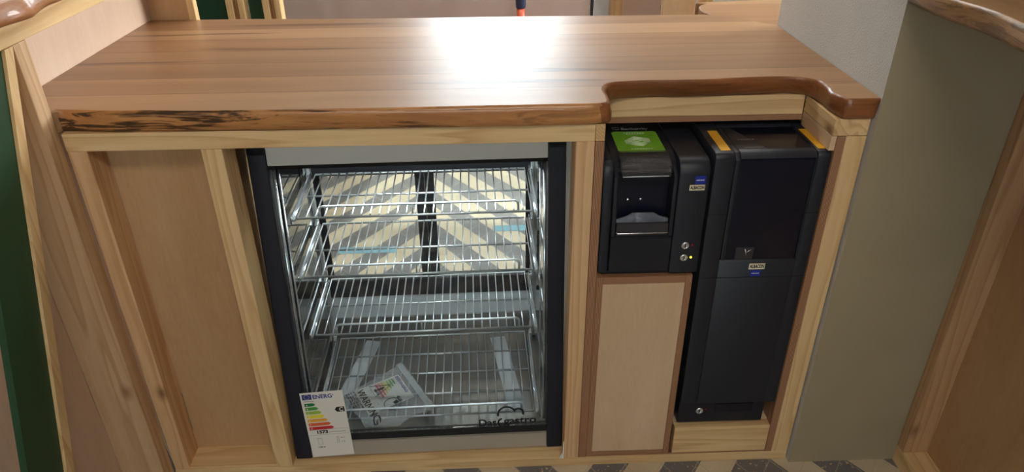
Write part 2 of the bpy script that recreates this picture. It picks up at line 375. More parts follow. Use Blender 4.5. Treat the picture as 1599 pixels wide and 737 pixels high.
win = w.build('added_window_east', 'alu', kind='structure')  # unseen window, added so that side light reaches the left panel
MB().box(4.046, 4.052, EY0+.04, EY1-.04, EZ0+.04, EZ1-.04, 0).build('window_pane', 'rglass', win, kind='structure')
MB().box(-4, -1.5, -3.6, -3.5, 0, 2.7, 0).box(.5, 4, -3.6, -3.5, 0, 2.7, 0).box(-1.5, .5, -3.6, -3.5, 0, 1.1, 0).box(-1.5, .5, -3.6, -3.5, 1.65, 2.7, 0).build('wall_front', 'paint', kind='structure')
w = MB()
w.box(-1.5, .5, -3.58, -3.52, 1.1, 1.15).box(-1.5, .5, -3.58, -3.52, 1.6, 1.65).box(-1.5, -1.45, -3.58, -3.52, 1.1, 1.65).box(.45, .5, -3.58, -3.52, 1.1, 1.65)
win = w.build('added_window_front', 'alu', kind='structure')  # unseen window, added to throw low light on the fridge top band
MB().box(-1.46, .46, -3.553, -3.547, 1.14, 1.61, 0).build('window_pane', 'rglass', win, kind='structure')
WX0, WX1, WZ0, WZ1 = -.42, .52, 1.12, 2.62
MB().box(-4, WX0, 3.3, 3.45, 0, 2.7, 0).box(WX1, 4, 3.3, 3.45, 0, 2.7, 0).box(WX0, WX1, 3.3, 3.45, 0, WZ0, 0).box(WX0, WX1, 3.3, 3.45, WZ1, 2.7, 0).build('wall_back', 'paint', kind='structure')
w = MB()
w.box(WX0, WX1, 3.34, 3.4, WZ0, WZ0+.05).box(WX0, WX1, 3.34, 3.4, WZ1-.05, WZ1).box(WX0, WX0+.05, 3.34, 3.4, WZ0, WZ1).box(WX1-.05, WX1, 3.34, 3.4, WZ0, WZ1)
win = w.build('window_1', 'alu', kind='structure')
MB().box(WX0+.04, WX1-.04, 3.366, 3.372, WZ0+.04, WZ1-.04, 0).build('window_pane', 'rglass', win, kind='structure')
# plastered pillar between the two counters
bm = bmesh.new(); bmesh.ops.create_cube(bm, size=1)
for v in bm.verts: v.co = Vector((.712+(v.co.x+.5)*.888, -.012+(v.co.y+.5)*.542, (v.co.z+.5)*2.7))
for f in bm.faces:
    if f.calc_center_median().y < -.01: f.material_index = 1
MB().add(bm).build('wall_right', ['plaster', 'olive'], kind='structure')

# ------------------------------------------------------------------ counter frame
cf = thing('counter_frame', 'pale pine counter frame with plywood backed bay under the long oak worktop', 'counter', (0, 0, 0))
MB().box(-.777, .194, 0, .045, .853, .8875).build('fascia', 'pineX', cf)
MB().box(-.777, -.742, .002, .065, .027, .853).build('post', 'pineZw', cf)
MB().box(-.535, -.496, 0, .065, .027, .853).build('post', 'pineZ', cf)
MB().box(.158, .194, 0, .065, .027, .853).build('post', 'pineZw', cf)
MB().box(.669, .708, 0, .065, .027, .853).build('post', 'pineZ', cf)
MB().box(-.777, .708, 0, .55, .0, .027).build('base_board', 'pineX', cf)
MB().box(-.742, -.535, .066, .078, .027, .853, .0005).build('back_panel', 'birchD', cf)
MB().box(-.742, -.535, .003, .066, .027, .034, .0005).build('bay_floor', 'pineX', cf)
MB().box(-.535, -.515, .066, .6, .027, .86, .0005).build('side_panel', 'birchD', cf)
p = MB().box(.1945, .212, .0, .6, .027, .853, .0005).build('partition', 'edgeX', cf)
MB().box(.1945, .212, .0, .045, .8535, .887, .0005).build('rail_end', 'endgrain', cf)
MB().box(.652, .6685, .0, .5, .027, .853, .0005).build('partition', 'edgeX', cf)
MB().box(.213, .64, .14, .18, .846, .8875).build('recess_rail', 'pineX', cf)
MB().box(.213, .64, .139, .5, .834, .8455, .0005).build('recess_board', 'edgeZ', cf)
MB().box(.641, .652, .002, .14, .8235, .8535, .0005).build('recess_return', 'birchY', cf)
MB().box(.641, .708, .0, .14, .854, .8875).build('recess_cheek', ['pineY'], cf)
MB().box(.213, .668, .001, .55, .027, .0315, .0003).build('bay_floor', 'edgeZ', cf)

# machine shelf
MB().box(.422, .6515, .0, .022, .032, .1145).build('shelf_rail', 'pineX', cf)
MB().box(.422, .6515, .0225, .45, .102, .1145, .0005).build('machine_shelf', 'birchX', cf)

bx = thing('plywood_box', 'plywood box with birch front panel beneath the banknote machine', 'box', (.31, 0, .032))
MB().box(.2126, .226, 0, .4, .032, .549, .0004).build('side_board', 'edgeX', bx)
MB().box(.4, .4135, 0, .4, .032, .549, .0004).build('side_board', 'edgeX', bx)
MB().box(.2265, .3995, 0, .4, .531, .549, .0004).build('top_board', 'edgeZ', bx)
MB().box(.2265, .3995, 0.001, .4, .032, .043, .0004).build('bottom_board', 'edgeZ', bx)
MB().box(.2265, .3995, .0015, .014, .0435, .5305, .0004).build('front_panel', 'birch', bx)

# ------------------------------------------------------------------ oak worktop with live edge
top_front = [(-.779, .012), (-.66, -.002), (-.529, -.009), (-.40, -.014), (-.314, -.014), (-.143, -.013), (.04, -.01), (.15, -.011), (.195, -.009), (.213, .0), (.217, .032), (.217, .076),
             (.236, .106), (.294, .114), (.37, .114), (.446, .117), (.55, .124), (.606, .12), (.638, .098), (.643, .062), (.637, .026), (.645, .0), (.660, -.012), (.7105, -.012)]
bot_front = [(-.779, .014), (-.66, .006), (-.543, .003), (-.41, .0), (-.322, -.001), (-.143, -.004), (.04, -.006), (.15, -.004), (.205, .0), (.222, .008), (.226, .04), (.228, .09),
             (.246, .128), (.303, .141), (.37, .140), (.458, .140), (.55, .147), (.606, .15), (.637, .13), (.647, .085), (.648, .045), (.650, .015), (.656, -.003), (.7105, -.003)]
def densify(pts, per=5):
    return [(p.x, p.y) for p in spline([(a, b, 0) for a, b in pts], per)]
tf, bf = densify(top_front), densify(bot_front)
back = [(.7105, .30), (.7105, .531), (.688, .547), (.637, .617), (.563, .65), (.396, .654), (.063, .662), (-.269, .663), (-.60, .678), (-.875, .682), (-.875, .35), (-.875, .003), (-.781, .003)]
def slab(tf, bf, back, z0, z1, bulge=.003, layers=7, amp=.0022, seed=0.0):
    bm = bmesh.new(); loops = []
    nf = len(tf)
    for k in range(layers):
        t = k/(layers-1); ring = []
        # rounding at the arrises
        ins = {0: .003, layers-1: .0045}.get(k, 0)
        zz = z0+(z1-z0)*({0: 0, 1: .07, layers-2: .88, layers-1: 1}.get(k, .07+(k-1)/(layers-3)*.81))
        for i in range(nf):
            x = bf[i][0]*(1-t)+tf[i][0]*t; y = bf[i][1]*(1-t)+tf[i][1]*t
            a = Vector(bf[max(i-1, 0)]); b = Vector(bf[min(i+1, nf-1)]); d = (b-a); nrm = Vector((d.y, -d.x)).normalized() if d.length else Vector((0, -1))
            q = noise.noise(Vector((x*14+seed, y*14, zz*40)))*amp+noise.noise(Vector((x*50+seed, y*50, zz*90)))*amp*.35
            e = 4*t*(1-t)*bulge+q-ins
            if i < 2 or i > nf-3: e = -ins*.5
            ring.append(bm.verts.new((x+nrm.x*e, y+nrm.y*e, zz)))
        for (x, y) in back: ring.append(bm.verts.new((x, y, zz)))
        loops.append(ring)
    n = len(loops[0])
    for a, b in zip(loops, loops[1:]):
        for i in range(n):
            j = (i+1) % n; f = bm.faces.new((a[i], a[j], b[j], b[i])); f.smooth = True
            f.material_index = 1 if i < nf-1 else 0
    bm.faces.new(loops[0][::-1]); bm.faces.new(loops[-1])
    return bm
bm = slab(tf, bf, back, .888, .93)
for f in bm.faces:
    c = f.calc_center_median()
    if f.material_index == 1 and c.x > .2: f.material_index = 2
wt = MB().add(bm).build('worktop', ['oak', 'oakE', 'oakP'], base=(0, 0, .888))
tag(wt, 'long varnished oak plank worktop with dark live front edge and curved cut-out above the machines', 'worktop')

# ------------------------------------------------------------------ raised bar, left
lb = thing('bar_counter', 'raised bar base at left of pale plywood with pine post and top rail', 'bar counter', (-.84, 0, 0))
MB().box(-.894, -.876, -.9, .69, 0, 1.1, .0006).build('back_panel', 'birchP', lb)
MB().box(-.875, -.78, -.04, -.0005, 0, 1.0595).build('post', 'pineZp', lb)
MB().box(-.822, -.78, -.9, .688, 1.06, 1.0995).build('top_rail', 'pineY', lb)
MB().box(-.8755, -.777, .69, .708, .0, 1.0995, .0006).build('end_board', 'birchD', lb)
MB().box(-.7768, -.758, .686, .712, .0, 1.0995).build('end_strip', 'pineZ', lb)
def bar_slab(edge_t, edge_b, x_far, z0, z1, seed, sgn):
    # edge points (x,y) running along Y; far side straight
    bmx = bmesh.new(); loops = []; layers = 6; n = len(edge_t)
    for k in range(layers):
        t = k/(layers-1); zz = z0+(z1-z0)*t; ring = []
        for i in range(n):
            x = edge_b[i][0]*(1-t)+edge_t[i][0]*t; y = edge_b[i][1]*(1-t)+edge_t[i][1]*t
            x += noise.noise(Vector((y*13+seed, zz*60, seed)))*.0015+sgn*4*t*(1-t)*.003
            if k in (0, layers-1): x -= sgn*.002
            ring.append(bmx.verts.new((x, y, zz)))
        ring.append(bmx.verts.new((x_far, edge_t[-1][1], zz))); ring.append(bmx.verts.new((x_far, edge_t[0][1], zz)))
        loops.append(ring)
    m = len(loops[0])
    for a, b in zip(loops, loops[1:]):
        for i in range(m):
            f = bmx.faces.new((a[i], a[(i+1) % m], b[(i+1) % m], b[i])); f.smooth = True
            f.material_index = 1 if i < n-1 else 0
    bmx.faces.new(loops[0][::-1]); bmx.faces.new(loops[-1]); bmesh.ops.recalc_face_normals(bmx, faces=bmx.faces[:])
    return bmx
eb = [(p.x, p.y) for p in spline([(-.752, -.9, 0), (-.75, -.5, 0), (-.756, -.2, 0), (-.756, -.093, 0), (-.744, -.03, 0), (-.749, .004, 0), (-.762, .06, 0), (-.761, .113, 0), (-.755, .3, 0), (-.76, .5, 0), (-.757, .74, 0)], 6)]
et = [(x-.012, y) for x, y in eb]
lt = MB().add(bar_slab(et, eb, -1.35, 1.1, 1.14, 2.1, 1)).build('bar_counter_slab', ['oakY', 'oakEYl'], base=(-1.0, 0, 1.1))
tag(lt, 'glossy oak bar top with wavy edge on the raised left bar', 'bar top')

# slanted green board under the left bar: axis leans 19 degrees in the Y-Z plane
def leaning(name, label, x0, x1, ytop, ztop, ybot, zbot, w_strip, w_green, group=None):
    t = thing(name, label, 'board', (x0, ybot, zbot))
    d = Vector((0, ybot-ytop, zbot-ztop)).normalized(); s = Vector((0, d.z, -d.y))   # s points to -Y
    if s.y > 0: s = -s
    a = Vector((x0, ytop, ztop)); Ln = (Vector((0, ybot-ytop, zbot-ztop))).length
    def strip(o0, o1, xa, xb):
        pts = []
        for (u, o) in ((0, o0), (1, o0), (1, o1), (0, o1)):
            e = Vector((ytop, ztop))
            base = Vector((xa, ytop, ztop))+s*o
            # cut level at the top and at the floor
            zt = ztop if u == 0 else zbot
            k = (zt-base.z)/d.z
            pts.append(base+d*k)
        return pts
    MB().poly(strip(0, w_strip, x0-.004, 0), (1, 0, 0), x1-x0+.004).build('edge_strip', 'pineZ', t)
    MB().poly(strip(w_strip, w_strip+w_green, x0, 0), (1, 0, 0), x1-x0-.006).build('painted_panel', 'green', t)
    return t
leaning('green_board', 'dark green board edged with pale pine slanting under the left bar', -.7975, -.7795, -.0415, 1.059, -.404, .001, .022, .092)

# ------------------------------------------------------------------ raised bar, right
rb = thing('bar_counter', 'shaded bar base at right of pine and plywood beside the grey pillar', 'bar counter', (1.0, -.4, 0))
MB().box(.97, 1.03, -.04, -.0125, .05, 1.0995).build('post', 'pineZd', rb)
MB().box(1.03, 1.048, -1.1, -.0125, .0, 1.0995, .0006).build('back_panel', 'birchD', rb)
MB().box(.97, 1.03, -1.1, -.0125, 0, .05).build('base_rail', 'pineY', rb)
eb = [(p.x, p.y) for p in spline([(.706, -1.1, 0), (.712, -.6, 0), (.708, -.4, 0), (.711, -.322, 0), (.718, -.22, 0), (.709, -.12, 0), (.712, -.0135, 0)], 7)]
et = [(x-.014+.006*math.sin(y*17), y) for x, y in eb]
rt = MB().add(bar_slab(et, eb, 1.6, 1.1, 1.137, 5.3, -1)).build('bar_counter_slab', ['oakY', 'oakEY'], base=(1.1, -.4, 1.1))
tag(rt, 'oak bar top with rough pale bark edge butting the grey pillar at right', 'bar top')

# ------------------------------------------------------------------ display fridge
TA = .09/.77
def fy(z, o=0): return .03+(z-.03)*TA+o          # front plane
fz0, fz1 = .03, .845
FR = thing('display_fridge', 'black framed glass display fridge with four wire shelves under the worktop', 'fridge', (-.17, .1, .0275))
FR.rotation_euler = (0, 0, math.radians(1.3))
FX0, FX1 = -.4935, .1555
def side_prof(d0, d1, z0, z1, rad=.03):
    p = [(fy(z0, d0), z0)]
    # rounded top-front corner
    yt = fy(z1-rad, d0)
    p.append((yt, z1-rad))
    for k in range(1, 7):
        a = PI/2*k/6; p.append((yt+rad*(1-math.cos(a))+.003*k/6, z1-rad+rad*math.sin(a)))
    if d1 < .1: p += [(fy(z1, .06), z1), (fy(z0, .06), z0)]
    else: p += [(d1, z1), (d1, z0)]
    return p
for xa, xb in ((FX0, FX0+.0375), (FX1-.037, FX1)):
    MB().prism(side_prof(0, .085, .0275, .848), 'X', xa, xb, .002).prism(side_prof(.0, .45, .79, .848), 'X', xa, xb, .001).prism([(.06, .028), (.45, .028), (.45, .075), (.06, .075)], 'X', xa, xb).prism([(.42, .03), (.45, .03), (.45, .84), (.42, .84)], 'X', xa, xb).build('side_frame', 'navy', FR)
# outer stainless cheeks
MB().prism([(.08, .05), (.08, .3), (fy(.8, .012), .815), (fy(.83, .03), .84), (.455, .84), (.455, .05)], 'X', FX1+.0005, FX1+.0135).build('side_panel', 'silver', FR)
IX0, IX1 = FX0+.0375, FX1-.037
def front_slab(xa, xb, za, zb, o0, o1): return [(fy(za, o0), za), (fy(zb, o0), zb), (fy(zb, o1), zb), (fy(za, o1), za)]
MB().prism(front_slab(0, 0, .768, .846, .0, .05), 'X', IX0+.0005, IX1-.0005, .002).build('top_band', 'silver', FR)
MB().prism(front_slab(0, 0, .031, .071, .0, .05), 'X', IX0+.0005, IX1-.0005, .002).build('bottom_band', 'silver_shaded', FR)  # same silver as the top band, darkened to stand in for dimmer light
MB().prism(front_slab(0, 0, .0715, .0895, .006, .02), 'X', IX0, IX1).build('lower_gasket', 'rubber', FR)
MB().prism(front_slab(0, 0, .755, .7675, .012, .04), 'X', IX0, IX1).build('upper_gasket', 'rubber', FR)
g = MB().prism(front_slab(0, 0, .0900, .768, .008, .012), 'X', IX0+.001, IX1-.001).build('front_glass', 'glass', FR)
for x, s in ((IX0+.006, 1), (IX1-.006, -1)):
    MB().tube([(x, fy(.1, .018), .1), (x, fy(.76, .018), .76)], .0035, 8).tube([(x+s*.009, fy(.1, .022), .1), (x+s*.009, fy(.75, .022), .75)], .002, 8).build('edge_seal', 'chrome', FR)
# box: roof, deck, back step, side panes
MB().box(FX0+.001, FX1-.001, fy(.82, .052), .449, .80, .846).build('roof', 'navy', FR)
MB().box(IX0, IX1, .058, .44, .074, .085, .001).build('deck', 'steel', FR)
MB().box(IX0, IX1, .051, .0575, .072, .0865, .001).build('deck_lip', 'rubber', FR)
MB().box(IX0, IX1, .425, .445, .0855, .155, .001).build('back_step', 'steelX', FR)
MB().box(IX0, IX1, .427, .445, .1555, .226, .001).build('back_ledge', 'alu', FR)
MB().box(IX0, IX1, .424, .446, .2265, .282, .003).build('door_rail', 'blackS', FR)
MB().box(IX0, IX1, .424, .446, .597, .80, .003).build('door_header', 'blackS', FR)
for x0, x1, yy in ((IX0, -.142, .440), (-.19, IX1, .431)):
    d = MB()
    d.box(x0, x0+.024, yy, yy+.007, .225, .60, .001).box(x1-.024, x1, yy, yy+.007, .225, .60, .001).box(x0, x1, yy, yy+.007, .2255, .27, .001).box(x0, x1, yy, yy+.007, .598, .612, .001)
    dd = d.build('rear_door', 'blackS', FR)
    MB().box(x0+.022, x1-.022, yy+.002, yy+.005, .23, .60, 0).build('door_glass', 'rglass', dd)
for x, nm in ((IX0+.001, 0), (IX1-.005, 1)):
    MB().prism([(fy(.09, .05), .088), (fy(.79, .05), .79), (.419, .79), (.419, .088)], 'X', x, x+.004).build('side_glass', 'sglass', FR)
MB().box(-.43, .09, .178, .202, .787, .7995, .002).build('lamp_strip', 'alu', FR)
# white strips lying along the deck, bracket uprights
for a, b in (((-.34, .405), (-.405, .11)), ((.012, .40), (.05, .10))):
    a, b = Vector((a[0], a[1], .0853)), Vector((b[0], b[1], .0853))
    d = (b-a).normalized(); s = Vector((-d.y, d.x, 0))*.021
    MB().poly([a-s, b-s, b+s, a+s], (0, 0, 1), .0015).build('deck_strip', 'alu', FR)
for x in (IX0+.009, IX1-.009):
    for y in (.405,):
        u = MB().box(x-.004, x+.004, y-.008, y+.008, .09, .79, .001)
        for k in range(24): u.box(x-.0055, x+.0055, y-.003, y+.003, .12+k*.027, .135+k*.027, .0005)
        u.build('shelf_upright', 'wire', FR)
# shelves
SX0, SX1 = -.430, .089
def shelf(z, y0, y1, mids, nw=26, lip=True, left=True):
    m = MB(); r = .0018
    m.tube([(SX0, y0, z), (SX1, y0, z), (SX1, y1, z), (SX0, y1, z)], .0028, 8, closed=True)
    for y in mids: m.tube([(SX0, y, z-.004), (SX1, y, z-.004)], .0026)
    for k in range(1, nw):
        x = SX0+(SX1-SX0)*k/nw
        m.tube([(x, y0+.001, z+.002), (x, y1, z+.002)], r, 6)
    o = m.build('wire_shelf', 'wire', FR)
    lx0, lx1, h, yl = SX0+.05, SX1-.03, .026, y0+.004
    q = [(lx0, yl, z), (lx0, yl, z+h*.7)]
    for k in range(5):
        a = PI/2*(k/4); q.append((lx0+.01*(1-math.cos(a)), yl, z+h-.01+.01*math.sin(a)))
    for k in range(5):
        a = PI/2*(k/4); q.append((lx1-.01+.01*math.sin(a), yl, z+h-.01+.01*math.cos(a)))
    q.append((lx1, yl, z))
    q2 = [(-.176, yl, z), (-.176, yl, z+h)]
    MB().tube(q, .0028, 8).tube(q2, .002, 6).build('front_lip', 'wire', o)
    for x, s in ((SX0-.012, -1), (SX1+.012, 1)):
        b = MB().box(x-.002, x+.002, y0-.006, y1, z-.012, z+.006, .001).tube([(x-s*.004, y0-.006, z-.002), (x-s*.004, y1, z-.002)], .003)
        b.box(x-.002 if s > 0 else x-.008, x+.008 if s > 0 else x+.002, y1-.02, y1+.003, z-.03, z+.008, .001)
        b.build('shelf_bracket', 'chrome', o)
shelf(.616, .17, .398, [.285]); shelf(.476, .147, .398, [.272]); shelf(.305, .155, .398, [.28])
shelf(.104, .078, .398, [.16, .24, .32], 23)
# glass print: name and chef's hat outline
fn = Vector((0, -1, TA)).normalized(); fu = Vector((0, TA, 1)).normalized(); RX = Vector((1, 0, 0))
def FP(x, z, o=.008, d=0): return Vector((x, fy(z, o), z))+fn*d
lg = MB()
lg.add(text_mesh('Das', .028, FP(-.048, .092, .008, .0006), RX+Vector((0, 0, .03)), fu, .0002, .0007, .043))
lg.add(text_mesh('gastro', .028, FP(.014, .0955, .008, .0006), RX+Vector((0, 0, .03)), fu, .0002, .0007, .08))
def arc(cx, cz, r, a0, a1, n=14): return [FP(cx+r*math.cos(math.radians(a0+(a1-a0)*k/n)), cz+r*math.sin(math.radians(a0+(a1-a0)*k/n)), .008, .001) for k in range(n+1)]
lg.tube(arc(.0125, .1, .0125, 285, 105), .0023, 6).tube(arc(.021, .125, .021, 190, 20), .0023, 6).tube(arc(.049, .127, .0125, 140, -20), .0023, 6)
lg.build('glass_logo', 'print', FR)

# energy label stuck on the glass
def label_at(o, right, up, W, H, name, label, parent=None, mini=False):
    """energy label sheet; o = lower left corner."""
    right = Vector(right).normalized(); up = Vector(up); up = (up-right*up.dot(right)).normalized(); nn = right.cross(up)
    P = lambda u, v, d=0.0: Vector(o)+right*(u*W)+up*(v*H)+nn*d
    t = parent
    sh = MB().poly([P(0, 0), P(1, 0), P(1, 1), P(0, 1)], nn, .0003)
    root = thing(name, label, 'label', tuple(P(.5, 0)))
    sh.build('paper', 'white', root)
    q = lambda u0, u1, v0, v1, d=.0004: [P(u0, v0, d), P(u1, v0, d), P(u1, v1, d), P(u0, v1, d)]
    fb = MB().poly(q(.04, .26, .895, .975), nn, .0002).build('flag', 'eublue', root)
    s = MB()
    for k in range(12):
        a = 2*PI*k/12; c = P(.15, .935, .0007)+right*(.026*W/.096*.1*4*math.cos(a)*.9)*1+up*(.0058*H/.19*math.sin(a))
        c = P(.15, .935, .0007)+right*(.006*W/.1*math.cos(a))+up*(.006*W/.1*math.sin(a))
        s.poly([c+right*.0009*math.cos(b)+up*.0009*math.sin(b) for b in [2*PI*j/5 for j in range(5)]], nn, .0001)
    s.build('flag_stars', 'star', fb)
    MB().add(text_mesh('ENERG', H*.082, P(.28, .905, .0006), right, up, .0001, .0004, W*.45)).poly([P(.755+dx*.02, .945+dy*.016, .0006) for dx, dy in ((0, 1), (1, 0), (.3, .2), (.8, -1), (-.5, .2))], nn, .0002).build('heading', 'eublue', root)
    for k, mt in enumerate(('A', 'B', 'C', 'D', 'E_', 'F', 'G')):
        v1 = .84-k*.0605; v0 = v1-.046; u0, u1 = .06, .26+k*.055
        ar = MB().poly([P(u0, v0, .0004), P(u1, v0, .0004), P(u1+.055, (v0+v1)/2, .0004), P(u1, v1, .0004), P(u0, v1, .0004)], nn, .0002).build('class_arrow', mt, root)
        MB().add(text_mesh('ABCDEFG'[k], (v1-v0)*H*.8, P(u0+.03, v0+.008, .0007), right, up, .0001, 0)).build('letter', 'white', ar)
    pt = MB().poly([P(.97, .68, .0004), P(.97, .755, .0004), P(.79, .755, .0004), P(.74, .7175, .0004), P(.79, .68, .0004)], nn, .0002).build('rating_pointer', 'print', root)
    MB().add(text_mesh('C', H*.075, P(.84, .692, .0007), right, up, .0001, .0003)).build('letter', 'white', pt)
    MB().add(text_mesh('1573', H*.062, P(.2, .37, .0006), right, up, .0001, .0006, W*.26)).build('kwh_figure', 'print', root)
    MB().add(text_mesh('kWh/annum', H*.032, P(.5, .372, .0006), right, up, .0001, 0, W*.4)).poly(q(.04, .96, .345, .348), nn, .0001).poly(q(.04, .96, .425, .428), nn, .0001).poly(q(.05, .3, .865, .872), nn, .0001).build('small_print', 'pgrey', root)
    ic = MB()
    c0 = P(.22, .2, .0007)
    ic.tube([P(.2, .2, .0006), P(.3, .2, .0006), P(.3, .29, .0006), P(.2, .3, .0006)], .0004, 5, closed=True).tube([P(.66, .2, .0006), P(.66, .3, .0006), P(.70, .3, .0006), P(.70, .2, .0006)], .0004, 5, closed=True)
    ic.build('pictograms', 'pgrey', root)
    MB().add(text_mesh('1.24 m', H*.034, P(.17, .145, .0006), right, up, .0001, .0002)).add(text_mesh('10 C', H*.03, P(.74, .27, .0006), right, up, .0001, 0)).add(text_mesh('-1 C', H*.03, P(.74, .21, .0006), right, up, .0001, 0)).build('figures', 'print', root)
    return root
label_at(FP(-.4500, .034, -.0105), Vector((1, .0227, .055)), fu, .1, .187, 'energy_label', 'white energy label with coloured arrows on the front glass, lower left')

# clear bag lying on the lowest shelf, its front end sagging over the shelf edge, with a leaflet inside
A_, B_, D_ = Vector((-.253, .272)), Vector((-.154, .097)), Vector((-.399, .141))
C_ = Vector((-.300, .030))
def bag_z(y):
    return .1083 if y > .070 else .1083-.019*min(1, (.070-y)/.014)
bm = bmesh.new(); nu, nv = 24, 24; vs = {}
for layer in (0, 1):
    for i in range(nu+1):
        for j in range(nv+1):
            u, v = i/nu, j/nv
            p = A_*(1-u)*(1-v)+B_*u*(1-v)+C_*u*v+D_*(1-u)*v
            p.y = max(p.y, .0565)
            e = min(u, 1-u, v, 1-v)*2
            z = bag_z(p.y)+.0002+layer*(.0024+.0034*min(1, e*2)*(.5+.5*noise.noise(Vector((u*5, v*7, 3)))))
            vs[layer, i, j] = bm.verts.new((p.x, p.y, z))
for layer in (0, 1):
    for i in range(nu):
        for j in range(nv):
            f = bm.faces.new((vs[layer, i, j], vs[layer, i+1, j], vs[layer, i+1, j+1], vs[layer, i, j+1])); f.smooth = True
BG = thing('plastic_bag', 'clear zip bag printed WARNING lying on the lowest fridge shelf', 'bag', (-.27, .16, .108))
MB().add(bm).build('film', 'bag', BG)
dirAB = (B_-A_).normalized(); nAB = Vector((dirAB.y, -dirAB.x))
if (D_-A_).dot(nAB) < 0: nAB = -nAB
r3 = Vector((dirAB.x, dirAB.y, 0)); u3 = Vector((-nAB.x, -nAB.y, 0))
def BP(a, b, z=.0062):
    q = A_+dirAB*a+nAB*b; return Vector((q.x, q.y, bag_z(q.y)+z))
zs = MB()
for o in (.007, .013): zs.tube([BP(.004, o, .0045), BP(.197, o, .0045)], .0013, 6)
zs.poly([BP(.001, .001), BP(.199, .001), BP(.199, .018), BP(.001, .018)], (0, 0, 1), .0004)
zs.build('zip_seal', 'zip', BG)
bw = text_mesh('WARNING:', .026, BP(.046, .147), r3, u3, .0001, .0004, .128)
for v in bw.verts:
    if v.co.y < .07: v.co.y = max(v.co.y, .057); v.co.z = bag_z(v.co.y)+.0062
wp = MB().add(bw)
tri = [BP(.046, .112), BP(.090, .112), BP(.068, .062)]
wp.tube(tri, .0009, 5, closed=True).add(text_mesh('!', .036, BP(.0635, .106), r3, u3, .0001, .0012))
wp.tube([BP(.135+.021*math.cos(2*PI*k/28), .085+.021*math.sin(2*PI*k/28)) for k in range(28)], .0008, 5, closed=True)
wp.poly([BP(.127, .072), BP(.137, .068), BP(.141, .08), BP(.131, .083)], (0, 0, 1), .0001)
wp.build('warning_print', 'print', BG)
sp = MB()
for k in range(4):
    for j in range(6):
        a0 = .042+j*.0125; wv = .006+.005*random.random()
        sp.poly([BP(a0, .153+k*.0062), BP(a0+wv, .153+k*.0062), BP(a0+wv, .1553+k*.0062), BP(a0, .1553+k*.0062)], (0, 0, 1), .0001)
sp.build('small_print', 'print', BG)
lo = A_+nAB*.149+dirAB*.036
lf = label_at(Vector((lo.x, lo.y, .1092)), r3, u3, .1, .122, 'energy_leaflet', 'tilted energy leaflet with coloured arrows inside the clear zip bag')

# scrap of white film at lower right
sc = MB().prism([(.1578, .028), (.1472, .030), (.149, .038), (.1545, .046), (.1560, .085), (.1578, .085)], 'Y', -.004, -.0025)
tag(sc.build('white_scrap', 'white', base=(.156, -.003, .027)), 'white plastic scrap sticking out by the lower right corner of the fridge', 'scrap')

# wood chips and sawdust left on the tiles along the counter
ch = MB()
for k in range(170):
    x, y = random.uniform(.05, .96), -.006-abs(random.gauss(0, .022)); a = random.random()*PI; l_ = random.uniform(.0012, .004); w_ = l_*random.uniform(.3, .6)
    d = Vector((math.cos(a), math.sin(a), 0)); e = Vector((-d.y, d.x, 0)); c = Vector((x, y, .0003))
    ch.poly([c-d*l_, c-e*w_, c+d*l_, c+e*w_*.8], (0, 0, 1), .0006)
chips = ch.build('sawdust', plain('sawdust', lin(214, 184, 136), .7), base=(.5, -.02, 0), kind='stuff')
tag(chips, 'scattered pale wood chips on the dark tiles along the counter front', 'sawdust')

# ------------------------------------------------------------------ banknote machine
BN = thing('banknote_machine', 'black banknote machine with lime green label standing on the plywood box', 'payment machine', (.317, .15, .5495))
x0, x1, z0, z1, yb = .2145, .4215, .5565, .806, .36
def round_prof(yf, yb, za, zb, r, n=7, rb=.008):
    p = [(yf+rb*.0, za+rb*.0), ]
    p = [(yf, za), (yf, zb-r)]
    for k in range(1, n+1):
        a = PI/2*k/n; p.append((yf+r*(1-math.cos(a)), zb-r+r*math.sin(a)))
    p += [(yb, zb), (yb, za)]
    return p
h = MB()
h.prism(round_prof(.002, yb, z0, z1, .026), 'X', .362, x1, .003)         # right cheek
h.prism(round_prof(.008, yb, z0, z1-.004, .026), 'X', x0, .236, .006)      # left cheek
h.prism([(.03, .775), (.03, .786), (.052, .797), (.075, .801), (yb, .801), (yb, .775)], 'X', .2355, .3625)   # roof
h.box(.2355, .3625, .07, yb, z0, .78, .001)                                # core
h.build('housing', 'black', BN, smooth=True)
MB().prism([(.004, .560), (.003, .637), (.012, .643), (.08, .643), (.08, .560)], 'X', .2365, .3615, .002).build('lower_cover', 'blackS', BN)
MB().prism([(.0075, .5567), (.0075, .5655), (.05, .5655), (.05, .5567)], 'X', .25, .35, .001).build('finger_slot', 'rubber', BN)
MB().box(.226, .43-.03, .012, .3, .5495, .5568, .001).build('foot_plate', 'rubber', BN)
# bevelled frame round the window
for xa, xb in ((.2365, .2455), (.3525, .3615)):
    MB().prism([(.004, .6435), (.006, .775), (.03, .79), (.06, .79), (.06, .6435)], 'X', xa, xb, .003).build('window_bezel', 'black', BN, smooth=True)
MB().box(.2458, .3522, .036, .069, .655, .776, .001).build('note_window', 'gloss', BN)
tr = MB().prism([(.006, .6435), (.003, .652), (.004, .672), (.012, .672), (.034, .66), (.034, .6435)], 'X', .247, .351, .001).build('note_tray', 'dgrey', BN)
tp = MB().poly([(.247, .010, .6725), (.351, .010, .6725), (.351, .012, .679), (.332, .0135, .685), (.322, .016, .6905), (.279, .016, .6905), (.268, .0135, .685), (.247, .012, .679)], (0, 1, .2), .002)
tp.build('tray_guard', 'guard', tr)
MB().tube([(.247, .003, .655), (.25, .0005, .6525), (.348, .0005, .6525), (.351, .003, .655)], .0014, 8).build('tray_rim', 'chrome', tr)
gd = MB()
for xx, zz in ((.271, .712), (.297, .712)): gd.lathe([(.003, 0), (.003, -.002), (.001, -.003)], 'Y', (xx, .036, zz))
